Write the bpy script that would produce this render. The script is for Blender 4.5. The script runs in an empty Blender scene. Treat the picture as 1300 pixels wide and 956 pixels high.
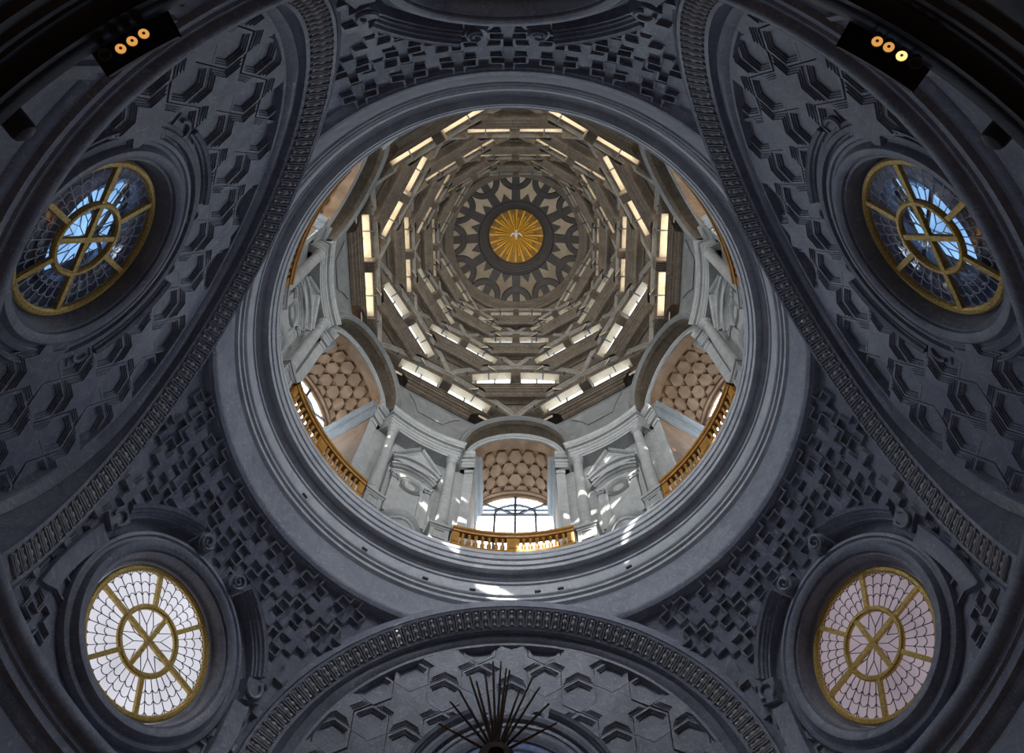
import bpy, math, random
from math import sin, cos, pi, sqrt, radians, degrees, atan2, acos, asin
from mathutils import Vector, Matrix
random.seed(7)
SC = bpy.context.scene
COL = SC.collection

# ---------------------------------------------------------------- camera (z = 0 is the lens, floor at -1.6)
F_PX, ELEV, ROLL, CAM_X, CAM_Y, TURN = 1144.70, 1.27596, 0.039181, -0.002946, -8.650607, -2.403789
def make_camera():
    a = radians(TURN)
    M = Matrix(((cos(a), -sin(a), 0), (sin(a), cos(a), 0), (0, 0, 1)))
    F = Vector((0, cos(ELEV), sin(ELEV))); U0 = Vector((0, -sin(ELEV), cos(ELEV))); R0 = Vector((1, 0, 0))
    R = R0 * cos(ROLL) + U0 * sin(ROLL); U = U0 * cos(ROLL) - R0 * sin(ROLL)
    Mt = M.transposed()
    R, U, F, P = Mt @ R, Mt @ U, Mt @ F, Mt @ Vector((CAM_X, CAM_Y, 0))
    cd = bpy.data.cameras.new('camera'); co = bpy.data.objects.new('camera', cd); COL.objects.link(co)
    co.matrix_world = Matrix(((R.x, U.x, -F.x, P.x), (R.y, U.y, -F.y, P.y), (R.z, U.z, -F.z, P.z), (0, 0, 0, 1)))
    cd.sensor_fit = 'HORIZONTAL'; cd.sensor_width = 36; cd.lens = F_PX / 1300 * 36
    cd.shift_y = -44.5 / 1300; cd.clip_start = 0.1; cd.clip_end = 300
    SC.camera = co
make_camera()

# ---------------------------------------------------------------- world, sun, exposure
W = bpy.data.worlds.new('sky'); SC.world = W; W.use_nodes = True
bg = W.node_tree.nodes['Background']; bg.inputs[0].default_value = (0.42, 0.60, 1.0, 1); bg.inputs[1].default_value = 0.12
sd = bpy.data.lights.new('sun', 'SUN'); sd.energy = 24.0; sd.angle = 0.009; sd.color = (1.0, 0.93, 0.82)
so = bpy.data.objects.new('sun', sd); COL.objects.link(so)
SUN_AZ, SUN_EL = 262, 44            # where the sun stands
sdir = Vector((cos(radians(SUN_AZ)) * cos(radians(SUN_EL)), sin(radians(SUN_AZ)) * cos(radians(SUN_EL)), sin(radians(SUN_EL))))
so.rotation_euler = sdir.to_track_quat('Z', 'Y').to_euler(); so.location = (0, -20, 80)
al = bpy.data.lights.new('warm_fill', 'POINT'); al.energy = 110; al.color = (1.0, .62, .32); al.shadow_soft_size = .6  # added warm fill from below, no lamp there; browns the undersides
ao = bpy.data.objects.new('warm_fill', al); COL.objects.link(ao); ao.location = (0, 0, 1.2)
vs = SC.view_settings; vs.view_transform = 'Standard'; vs.look = 'None'; vs.gamma = 1; vs.use_curve_mapping = False
vs.exposure = 0.42
DRUM_L, SLIT_L, LANT_L = 11.5, 5.0, 6.5

# ---------------------------------------------------------------- materials
MATS = {}
def stone(name, c1, c2, scale=1.2, rough=0.55, bump=0.25, vein=None, spec=0.4):
    m = bpy.data.materials.new(name); m.use_nodes = True; N = m.node_tree.nodes; L = m.node_tree.links
    b = N['Principled BSDF']; b.inputs['Roughness'].default_value = rough; b.inputs['Specular IOR Level'].default_value = spec
    tc = N.new('ShaderNodeTexCoord'); oi = N.new('ShaderNodeObjectInfo')
    ad = N.new('ShaderNodeVectorMath'); ad.operation = 'ADD'
    mu = N.new('ShaderNodeVectorMath'); mu.operation = 'SCALE'; mu.inputs[0].default_value = (13.1, 7.7, 5.3)
    L.new(oi.outputs['Random'], mu.inputs['Scale']); L.new(tc.outputs['Object'], ad.inputs[0]); L.new(mu.outputs[0], ad.inputs[1])
    n1 = N.new('ShaderNodeTexNoise'); n1.inputs['Scale'].default_value = scale; n1.inputs['Detail'].default_value = 7; n1.inputs['Roughness'].default_value = 0.65
    n1.inputs['Distortion'].default_value = 0.9
    L.new(ad.outputs[0], n1.inputs['Vector'])
    r = N.new('ShaderNodeValToRGB'); r.color_ramp.elements[0].position = 0.32; r.color_ramp.elements[1].position = 0.70
    r.color_ramp.elements[0].color = (*c1, 1); r.color_ramp.elements[1].color = (*c2, 1)
    L.new(n1.outputs['Fac'], r.inputs[0]); out = r.outputs[0]
    if vein:
        n2 = N.new('ShaderNodeTexNoise'); n2.inputs['Scale'].default_value = scale * 1.7; n2.inputs['Detail'].default_value = 5; n2.inputs['Distortion'].default_value = 2.2
        L.new(ad.outputs[0], n2.inputs['Vector'])
        r2 = N.new('ShaderNodeValToRGB'); e = r2.color_ramp.elements; e[0].position = 0.485; e[0].color = (0, 0, 0, 1); e[1].position = 0.5; e[1].color = (1, 1, 1, 1)
        e3 = e.new(0.515); e3.color = (0, 0, 0, 1)
        L.new(n2.outputs['Fac'], r2.inputs[0])
        mx = N.new('ShaderNodeMixRGB'); mx.inputs[2].default_value = (*vein, 1); L.new(r2.outputs[0], mx.inputs[0]); L.new(out, mx.inputs[1]); out = mx.outputs[0]
    L.new(out, b.inputs['Base Color'])
    n3 = N.new('ShaderNodeTexNoise'); n3.inputs['Scale'].default_value = 9; n3.inputs['Detail'].default_value = 6; L.new(ad.outputs[0], n3.inputs['Vector'])
    bp = N.new('ShaderNodeBump'); bp.inputs['Strength'].default_value = bump; bp.inputs['Distance'].default_value = 0.03
    L.new(n3.outputs['Fac'], bp.inputs['Height']); L.new(bp.outputs[0], b.inputs['Normal'])
    MATS[name] = m; return m
def metal(name, c1, c2, rough=0.38, scale=14, metallic=1.0):
    m = stone(name, c1, c2, scale, rough, 0.5); m.node_tree.nodes['Principled BSDF'].inputs['Metallic'].default_value = metallic; return m
def light_pane(name, col, strength, through=0.0, mottled=0.0):
    m = bpy.data.materials.new(name); m.use_nodes = True; N = m.node_tree.nodes; L = m.node_tree.links
    N.remove(N['Principled BSDF']); o = N['Material Output']
    e = N.new('ShaderNodeEmission'); e.inputs[0].default_value = (*col, 1); e.inputs[1].default_value = strength
    if mottled:
        tc = N.new('ShaderNodeTexCoord'); n = N.new('ShaderNodeTexNoise'); n.inputs['Scale'].default_value = 0.7; n.inputs['Detail'].default_value = 2
        L.new(tc.outputs['Object'], n.inputs['Vector'])
        mr = N.new('ShaderNodeMapRange'); mr.inputs[1].default_value = 0.3; mr.inputs[2].default_value = 0.7
        mr.inputs[3].default_value = strength * (1 - mottled); mr.inputs[4].default_value = strength * (1 + mottled)
        L.new(n.outputs['Fac'], mr.inputs[0]); L.new(mr.outputs[0], e.inputs[1])
    t = N.new('ShaderNodeBsdfTransparent'); t.inputs[0].default_value = (through, through, through, 1)
    g = N.new('ShaderNodeBsdfGlossy'); g.inputs[0].default_value = (0.04, 0.04, 0.045, 1); g.inputs[1].default_value = 0.15
    a = N.new('ShaderNodeAddShader'); L.new(e.outputs[0], a.inputs[0])
    if through:
        a2 = N.new('ShaderNodeAddShader'); L.new(t.outputs[0], a2.inputs[0]); L.new(g.outputs[0], a2.inputs[1]); L.new(a2.outputs[0], a.inputs[1])
    else: L.new(g.outputs[0], a.inputs[1])
    L.new(a.outputs[0], o.inputs[0]); MATS[name] = m; return m
DARK = stone('dark_marble', (.185, .205, .275), (.31, .335, .41), 1.1, .42, .3, (.44, .455, .50))
DARKW = stone('dark_marble_wall', (.175, .19, .26), (.29, .31, .385), 0.9, .5, .35, (.38, .395, .44))
BLACK = stone('black_marble', (.018, .017, .02), (.034, .032, .036), 1.0, .4, .25)
RING = stone('blue_grey_marble', (.38, .41, .47), (.58, .60, .64), 1.3, .42, .25, (.68, .70, .73))
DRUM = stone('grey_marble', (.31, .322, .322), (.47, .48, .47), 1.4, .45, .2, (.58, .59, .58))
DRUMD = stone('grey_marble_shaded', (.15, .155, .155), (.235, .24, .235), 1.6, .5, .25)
RIB = stone('brown_stone', (.080, .060, .042), (.165, .130, .094), 1.5, .6, .35, (.24, .20, .155))  # brown rib stone; its dark tone also paints shade onto arch soffits
RIBL = stone('grey_edge_stone', (.17, .155, .13), (.29, .27, .235), 1.6, .55, .3, (.38, .36, .32))  # greyer, paler copy of the rib stone for archivolt fronts
RIBW = stone('lit_reveal_stone', (.46, .38, .26), (.62, .54, .41), 1.6, .65, .3)  # lit part of the slit reveals, with the brightness painted into the stone
VAULT = stone('warm_stone', (.14, .075, .036), (.27, .165, .09), 0.9, .65, .35)
STAR = stone('dark_lantern_stone', (.035, .03, .027), (.06, .052, .046), 2.2, .6, .3)
LANT = stone('pale_lantern_plaster', (.52, .47, .38), (.68, .63, .54), 2.0, .7, .2)
WOOD = stone('gilded_wood', (.34, .145, .015), (.52, .26, .04), 3.5, .38, .15)
GOLD = metal('gilt_metal', (.36, .17, .02), (1.0, .76, .24), .42, 26, .3)
GOLDP = stone('gold_paint', (.90, .46, .03), (1.0, .62, .09), 5, .4, .1)
UMBER = stone('painted_umber', (.26, .12, .025), (.48, .26, .06), 2.5, .6, .1)
WHITE = stone('white_stucco', (.75, .73, .68), (.85, .83, .8), 3, .6, .1)
IRON = stone('dark_iron', (.05, .055, .065), (.09, .095, .11), 6, .5, .2)
RUST = stone('brown_rod', (.13, .07, .035), (.22, .13, .07), 8, .5, .2)
LEAD = stone('lead_came', (.07, .07, .08), (.11, .11, .12), 6, .5, .1)
LEADW = stone('pale_came', (.62, .66, .74), (.74, .77, .84), 6, .5, .1)
FLOOR = stone('floor_marble', (.42, .33, .25), (.58, .46, .36), 0.8, .35, .1)
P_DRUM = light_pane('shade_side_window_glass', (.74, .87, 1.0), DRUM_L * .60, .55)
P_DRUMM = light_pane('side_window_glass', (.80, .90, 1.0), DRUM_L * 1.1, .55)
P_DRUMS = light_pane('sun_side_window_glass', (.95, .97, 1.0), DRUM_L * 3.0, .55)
SLITF = (.85, .70, .5, .30, .18, .1)
P_SLIT = [light_pane('slit_glass_sun_side_%d' % n, (1.0, .90, .74), SLIT_L * f * 1.25, .55) for n, f in enumerate(SLITF)]
P_SLITB = [light_pane('slit_glass_shade_side_%d' % n, (.80, .90, 1.0), SLIT_L * f * .62, .55) for n, f in enumerate(SLITF)]
P_LANT = light_pane('lantern_window_glass', (1.0, .95, .88), LANT_L, .0)
P_LILAC = light_pane('white_leaded_glass', (.90, .90, 1.0), .55, 0, .18)
P_ROSE = light_pane('rose_leaded_glass', (.98, .80, .92), .21, 0, .22)
P_DIM = light_pane('dim_leaded_glass', (.8, .85, 1.0), .25, 0, .2)
P_SKYB = light_pane('blue_fill_glass', (.42, .60, 1.0), 3.0)  # bottom window's blue glow boosted as fill for the wall opposite
P_BLUE = light_pane('blue_gallery_glass', (.30, .58, 1.0), .85, 0, .3)
LENSO = light_pane('orange_lamp_lens', (1.0, .46, .12), .55)
LENSB = light_pane('bright_lamp_lens', (1.0, .66, .18), 1.6)
def clear_glass():
    m = bpy.data.materials.new('clear_leaded_glass'); m.use_nodes = True; N = m.node_tree.nodes; L = m.node_tree.links
    N.remove(N['Principled BSDF']); t = N.new('ShaderNodeBsdfTransparent'); t.inputs[0].default_value = (.86, .88, .92, 1)
    g = N.new('ShaderNodeBsdfGlossy'); g.inputs[0].default_value = (.8, .82, .9, 1); g.inputs[1].default_value = .04
    x = N.new('ShaderNodeMixShader'); x.inputs[0].default_value = .10
    L.new(t.outputs[0], x.inputs[1]); L.new(g.outputs[0], x.inputs[2]); L.new(x.outputs[0], N['Material Output'].inputs[0]); return m
P_CLEAR = clear_glass()

# ---------------------------------------------------------------- mesh helpers
class MB:
    def __init__(s): s.v = []; s.f = []
    def add(s, vs, fs):
        n = len(s.v); s.v += [tuple(p) for p in vs]; s.f += [tuple(i + n for i in f) for f in fs]; return s
    def grid(s, nu, nv, fn, cu=False, keep=None):
        vs = [fn(i / nu, j / nv) for j in range(nv + 1) for i in range(nu + 1)]
        fs = []
        for j in range(nv):
            for i in range(nu):
                if keep and not keep((i + .5) / nu, (j + .5) / nv): continue
                a = j * (nu + 1) + i; fs.append((a, a + 1, a + nu + 2, a + nu + 1))
        return s.add(vs, fs)
    def sweep(s, pts, prof, Ns, Bs, closed=False, cap=True):
        m = len(prof); vs = []
        for p, n, b in zip(pts, Ns, Bs):
            for (a, c) in prof: vs.append(Vector(p) + n * a + b * c)
        fs = []; k = len(pts)
        for i in range(k if closed else k - 1):
            i2 = (i + 1) % k
            for j in range(m - 1):
                fs.append((i * m + j, i2 * m + j, i2 * m + j + 1, i * m + j + 1))
        if cap and not closed: fs += [tuple(range(m)), tuple((k - 1) * m + j for j in range(m - 1, -1, -1))]
        return s.add(vs, fs)
    def box(s, x0, x1, y0, y1, z0, z1, T=None):
        vs = [Vector((x, y, z)) for z in (z0, z1) for y in (y0, y1) for x in (x0, x1)]
        if T: vs = [T(v) if callable(T) else T @ v for v in vs]
        return s.add(vs, [(0, 2, 3, 1), (4, 5, 7, 6), (0, 1, 5, 4), (2, 6, 7, 3), (0, 4, 6, 2), (1, 3, 7, 5)])
    def revolve(s, prof, a0=0, a1=360, n=120, T=None):
        full = abs(a1 - a0 - 360) < 1e-6
        vs = []
        for i in range(n if full else n + 1):
            a = radians(a0 + (a1 - a0) * i / n)
            for (r, z) in prof:
                p = Vector((r * cos(a), r * sin(a), z)); vs.append(T(p) if T else p)
        m = len(prof); fs = []
        for i in range(n):
            i2 = (i + 1) % n if full else i + 1
            for j in range(m - 1): fs.append((i * m + j, i2 * m + j, i2 * m + j + 1, i * m + j + 1))
        return s.add(vs, fs)
    def prism(s, poly, h0, h1, T=None):
        n = len(poly); vs = [Vector((x, y, h0)) for x, y in poly] + [Vector((x, y, h1)) for x, y in poly]
        if T: vs = [T(v) for v in vs]
        return s.add(vs, [tuple(range(n - 1, -1, -1)), tuple(range(n, 2 * n))] + [(i, (i + 1) % n, (i + 1) % n + n, i + n) for i in range(n)])
    def tube(s, pts, r, n=6, T=None):
        pts = [Vector(p) for p in pts]; rings = []
        for i, p in enumerate(pts):
            t = (pts[min(i + 1, len(pts) - 1)] - pts[max(i - 1, 0)]).normalized()
            a = t.orthogonal().normalized() if i == 0 else (a - t * a.dot(t)).normalized()
            b = t.cross(a); rr = r[i] if isinstance(r, (list, tuple)) else r
            rings.append([p + a * rr * cos(2 * pi * k / n) + b * rr * sin(2 * pi * k / n) for k in range(n)])
        vs = [q for R in rings for q in R]
        if T: vs = [T(v) for v in vs]
        fs = [(i * n + k, i * n + (k + 1) % n, (i + 1) * n + (k + 1) % n, (i + 1) * n + k) for i in range(len(pts) - 1) for k in range(n)]
        fs += [tuple(range(n - 1, -1, -1)), tuple((len(pts) - 1) * n + k for k in range(n))]
        return s.add(vs, fs)
    def sphere(s, c, r, nu=10, nv=7, sc=(1, 1, 1)):
        c = Vector(c)
        return s.grid(nu, nv, lambda u, v: c + Vector((r * sc[0] * cos(2 * pi * u) * sin(pi * v), r * sc[1] * sin(2 * pi * u) * sin(pi * v), r * sc[2] * cos(pi * v))))
    def mesh(s, name, mat, smooth=False):
        me = bpy.data.meshes.new(name); me.from_pydata(s.v, [], s.f); me.materials.append(mat)
        if smooth:
            me.polygons.foreach_set('use_smooth', [True] * len(me.polygons))
            try: me.set_sharp_from_angle(angle=radians(38))
            except Exception: pass
        me.update(); return me
    def build(s, name, mat, parent=None, smooth=False, rz=0, **kw):
        return put(name, s.mesh(name, mat, smooth), parent, rz=rz, **kw)
def put(name, me, parent=None, rz=0, M=None, **kw):
    o = bpy.data.objects.new(name, me); COL.objects.link(o)
    if parent is not None: o.parent = parent
    if M is not None: o.matrix_local = M
    elif rz: o.rotation_euler = (0, 0, radians(rz))
    for k, v in kw.items(): o[k] = v
    return o
def empty(name, rz=0, loc=(0, 0, 0), **kw):
    o = bpy.data.objects.new(name, None); COL.objects.link(o); o.empty_display_size = .2
    o.location = loc; o.rotation_euler = (0, 0, radians(rz))
    for k, v in kw.items(): o[k] = v
    return o
def polar(r, deg, z=0): return Vector((r * cos(radians(deg)), r * sin(radians(deg)), z))
def frame(o, X, Y, Z):
    return Matrix(((X.x, Y.x, Z.x, o.x), (X.y, Y.y, Z.y, o.y), (X.z, Y.z, Z.z, o.z), (0, 0, 0, 1)))
def rot2(x, y, deg):
    a = radians(deg); return (x * cos(a) - y * sin(a), x * sin(a) + y * cos(a))
CLOCK = {90: 'six', 120: 'seven', 150: 'eight', 180: 'nine', 210: 'ten', 240: 'eleven', 270: 'twelve', 300: 'one', 330: 'two', 0: 'three', 30: 'four', 60: 'five'}
def clock(az): return CLOCK[int(round(az)) % 360] + " o'clock"
X3, Y3, Z3 = Vector((1, 0, 0)), Vector((0, 1, 0)), Vector((0, 0, 1))

# ================================================================ STRUCTURE
# ---- floor and lower cylinder (black marble zone)
MB().revolve([(0.01, -1.6), (11.2, -1.6)], n=64).build('floor', FLOOR, kind='structure', label='dark marble floor of the round chapel', category='floor')
low = [(10.95, -1.6), (10.85, 5.2), (10.80, 9.9), (10.74, 10.0), (10.72, 10.45), (10.62, 10.5), (10.60, 10.72), (10.52, 10.78), (10.5, 10.86), (10.62, 10.9), (10.62, 11.15), (10.54, 11.18), (10.50, 11.28), (10.40, 11.32), (10.27, 11.33), (10.25, 11.46), (10.2, 11.5), (10.17, 11.6), (10.15, 11.7), (10.22, 11.74), (10.95, 11.9)]
MB().revolve(low, n=180).build('wall_lower', BLACK, smooth=True, kind='structure', label='black marble lower wall and entablature in the corners', category='wall')
wl = empty('wall_middle', kind='structure', label='dark marble wall band between the two dark cornices', category='wall')
MB().revolve([(10.95, 11.85), (10.95, 15.5)], n=180).build('band', DARKW, wl, smooth=True)
# vertical moulded strips on it
for az in (90, 210, 330):
    for sg in (1, -1):
        for off, w in ((23.5, .42), (30.5, .30)):
            e = polar(1, az + sg * off); t = Vector((-e.y, e.x, 0)); mb = MB()
            mb.sweep([e * 10.96 + Z3 * 11.85, e * 10.96 + Z3 * 15.5], [(-w, -.05), (-w, .10), (-w * .75, .16), (-w * .5, .10), (-w * .25, .10), (-w * .2, .2), (w * .2, .2), (w * .25, .1), (w * .5, .1), (w * .75, .16), (w, .1), (w, -.05)], [t, t], [-e, -e])
            mb.build('moulded_strip', DARK, wl, smooth=True)
# ---- springing cornice
MB().revolve([(10.95, 15.3), (10.85, 15.4), (10.80, 15.55), (10.68, 15.6), (10.66, 15.8), (10.60, 15.85), (10.58, 15.98), (10.46, 16.02), (10.40, 16.1), (10.38, 16.25), (10.42, 16.35), (11.2, 16.5)], n=200).build(
    'springing_cornice', DARK, smooth=True, kind='structure', label='dark moulded cornice below the round windows and arch feet', category='cornice')

# ---- big ring entablature under the drum
ring = [(9.3, 24.42), (8.66, 24.42), (8.62, 24.46), (8.56, 24.47), (8.50, 24.55), (8.46, 24.62), (8.455, 24.7), (8.32, 25.55), (8.29, 25.62), (8.36, 25.66), (8.36, 25.74), (8.22, 25.76), (8.21, 25.88), (8.25, 25.9), (8.25, 25.95), (8.15, 25.98),
        (8.14, 26.08), (8.08, 26.12), (8.055, 26.16), (8.02, 26.60), (8.06, 26.62), (8.06, 26.66), (7.99, 26.68), (7.98, 26.76), (8.02, 26.78), (8.02, 26.84), (7.93, 26.88), (7.90, 26.98), (7.88, 27.02), (7.86, 27.05),
        (7.64, 27.0), (7.63, 27.02), (7.615, 27.15), (7.65, 27.17), (7.65, 27.20), (7.58, 27.22), (7.54, 27.32), (7.53, 27.36), (7.57, 27.38), (7.57, 27.42), (7.50, 27.45), (7.49, 27.66), (7.53, 27.68), (7.53, 27.74), (7.50, 27.76), (7.49, 27.86), (7.52, 27.98), (7.60, 28.04), (11.4, 28.06)]
kf = ring.index((8.29, 25.62))
ro = MB().revolve(ring[kf:], n=240).build('ring_cornice', RING, smooth=True, kind='structure', label='blue-grey moulded ring entablature framing the drum', category='cornice')
MB().revolve(ring[:kf + 1], n=240).build('fascia_band', DARK, ro, smooth=True)
for a in (78.5, 99.5, 111, 61.5, 84, 127, 146):
    q = polar(8.045, a, 26.24); e = polar(1, a); t = Vector((-e.y, e.x, 0))
    mb = MB(); mb.box(-.035, .05, -.1, .1, -.045, .045, T=lambda v: q + e * v.x + t * v.y + Z3 * v.z); mb.build('putlog_slot', BLACK, ro)

# ---- pendentives: sphere patches between three great arches
RS, ZS = 10.97, 17.4
def pend_rho(z):
    k = min(1, max(0, (z - 20.5) / 4)); return sqrt(RS ** 2 - (z - ZS) ** 2) + .42 * k * k
AD, ALEAN, AR, AZC = 8.13, 0.0525, 6.98, 18.0
def arch_d(z): return AD - math.tan(ALEAN) * (z - AZC)
def pend(t, z, off=0.0):                     # local frame: +x outward at the pendentive's middle
    x = sqrt(max(pend_rho(z) ** 2 - t * t, .01)); p = Vector((x, t, z))
    n = Vector((x, t, z - ZS)).normalized(); return p - n * off, n
def pend_limit(z):
    rho = pend_rho(z); D = arch_d(z)
    return (60 - degrees(acos(min(1, D / rho)))) if D < rho else 60.0
WIN_R, WIN_Z, WIN_RAD, WIN_TILT = 10.695, 19.718, 1.993, 0.2155
def win_frame(r, z, tilt):                   # local frame of a round window: x tangent, y up along the wall, z outward
    up = Vector((-sin(tilt), 0, cos(tilt))); out = Vector((cos(tilt), 0, sin(tilt)))
    return frame(Vector((r, 0, z)), Y3.copy(), up, out)
wf = win_frame(WIN_R, WIN_Z, WIN_TILT); wfi = wf.inverted()
def pend_pt(u, v):
    z = 15.9 + (24.5 - 15.9) * v; lim = pend_limit(z) + 1.6; rho = pend_rho(z)
    a = radians(lim * (2 * u - 1)); return Vector((rho * cos(a), rho * sin(a), z))
def pend_keep(u, v):
    q = wfi @ pend_pt(u, v); return q.x ** 2 + q.y ** 2 > 2.28 ** 2
G = .325
def cross_poly(h): a, b = .5 * G + h, 1.5 * G + h; return [(a, a), (a, b), (-a, b), (-a, a), (-b, a), (-b, -a), (-a, -a), (-a, -b), (a, -b), (a, -a), (b, -a), (b, a)]
def coffer_mesh(name, loops, mat, closed=True):
    """stepped coffer: nested loops [(polygon, height)], last loop closed by a panel; heights grow into the room"""
    mb = MB(); n = len(loops[0][0]); vs = []
    for poly, h in loops: vs += [(x, y, h) for x, y in poly]
    fs = [(k * n + i, k * n + (i + 1) % n, (k + 1) * n + (i + 1) % n, (k + 1) * n + i) for k in range(len(loops) - 1) for i in range(n)]
    if closed: fs.append(tuple((len(loops) - 1) * n + i for i in range(n)))
    mb.add(vs, fs); return mb.mesh(name, mat)
def sq(a): return [(a, a), (-a, a), (-a, -a), (a, -a)]
CROSS = coffer_mesh('cross_coffer', [(cross_poly(.025), -.06), (cross_poly(.025), .09), (cross_poly(-.01), .09), (cross_poly(-.01), .14), (cross_poly(-.045), .14), (cross_poly(-.05), .02)], DARK)
PLATE = coffer_mesh('cross_coffer', [(cross_poly(.025), -.06), (cross_poly(.025), .05), (cross_poly(-.02), .05), (cross_poly(-.02), .10), (cross_poly(-.05), .10), (cross_poly(-.05), .13)], DARK)
SQUARE = coffer_mesh('square_coffer', [(sq(.92 * G), -.05), (sq(.92 * G), .05), (sq(.76 * G), .05), (sq(.76 * G), .11), (sq(.60 * G), .11), (sq(.58 * G), .03)], DARK)
PITCH = 4.0 * G
PEND_NAMES = {30: 'wall_southeast', 150: 'wall_southwest', 270: 'wall_north'}
for az in (30, 150, 270):
    w = MB().grid(84, 60, pend_pt, keep=pend_keep).build(PEND_NAMES[az], DARKW, smooth=True, rz=az, kind='structure', category='wall',
        label='dark pendentive wall with cross-shaped relief coffers at ' + clock(az))
    for i in range(-13, 14):
        for j in range(-17, 18):
            for kind in (0, 1):
                t = (i + .5 * kind) * PITCH; sl = (j + .5 * kind) * PITCH * .97
                z = ZS + RS * sin(asin((WIN_Z - ZS) / RS) + sl / RS)
                if not 16.8 < z < 24.6 or abs(t) > 8.9: continue
                p, n = pend(t, z); a = abs(degrees(atan2(p.y, p.x))); rho = sqrt(p.x ** 2 + p.y ** 2); room = radians(pend_limit(z) - a) * rho
                q = wfi @ p; qr = q.xy.length - (3.05 if q.y > 0 else 2.85)
                if room < .06 or qr < -.02: continue
                small = qr < .12
                e1 = (Y3 - n * n.dot(Y3)).normalized(); e2 = n.cross(e1)
                put('square_coffer' if small else 'cross_coffer', SQUARE if small else (PLATE if kind else CROSS), w, M=frame(p, -e1, e2, -n))

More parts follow.
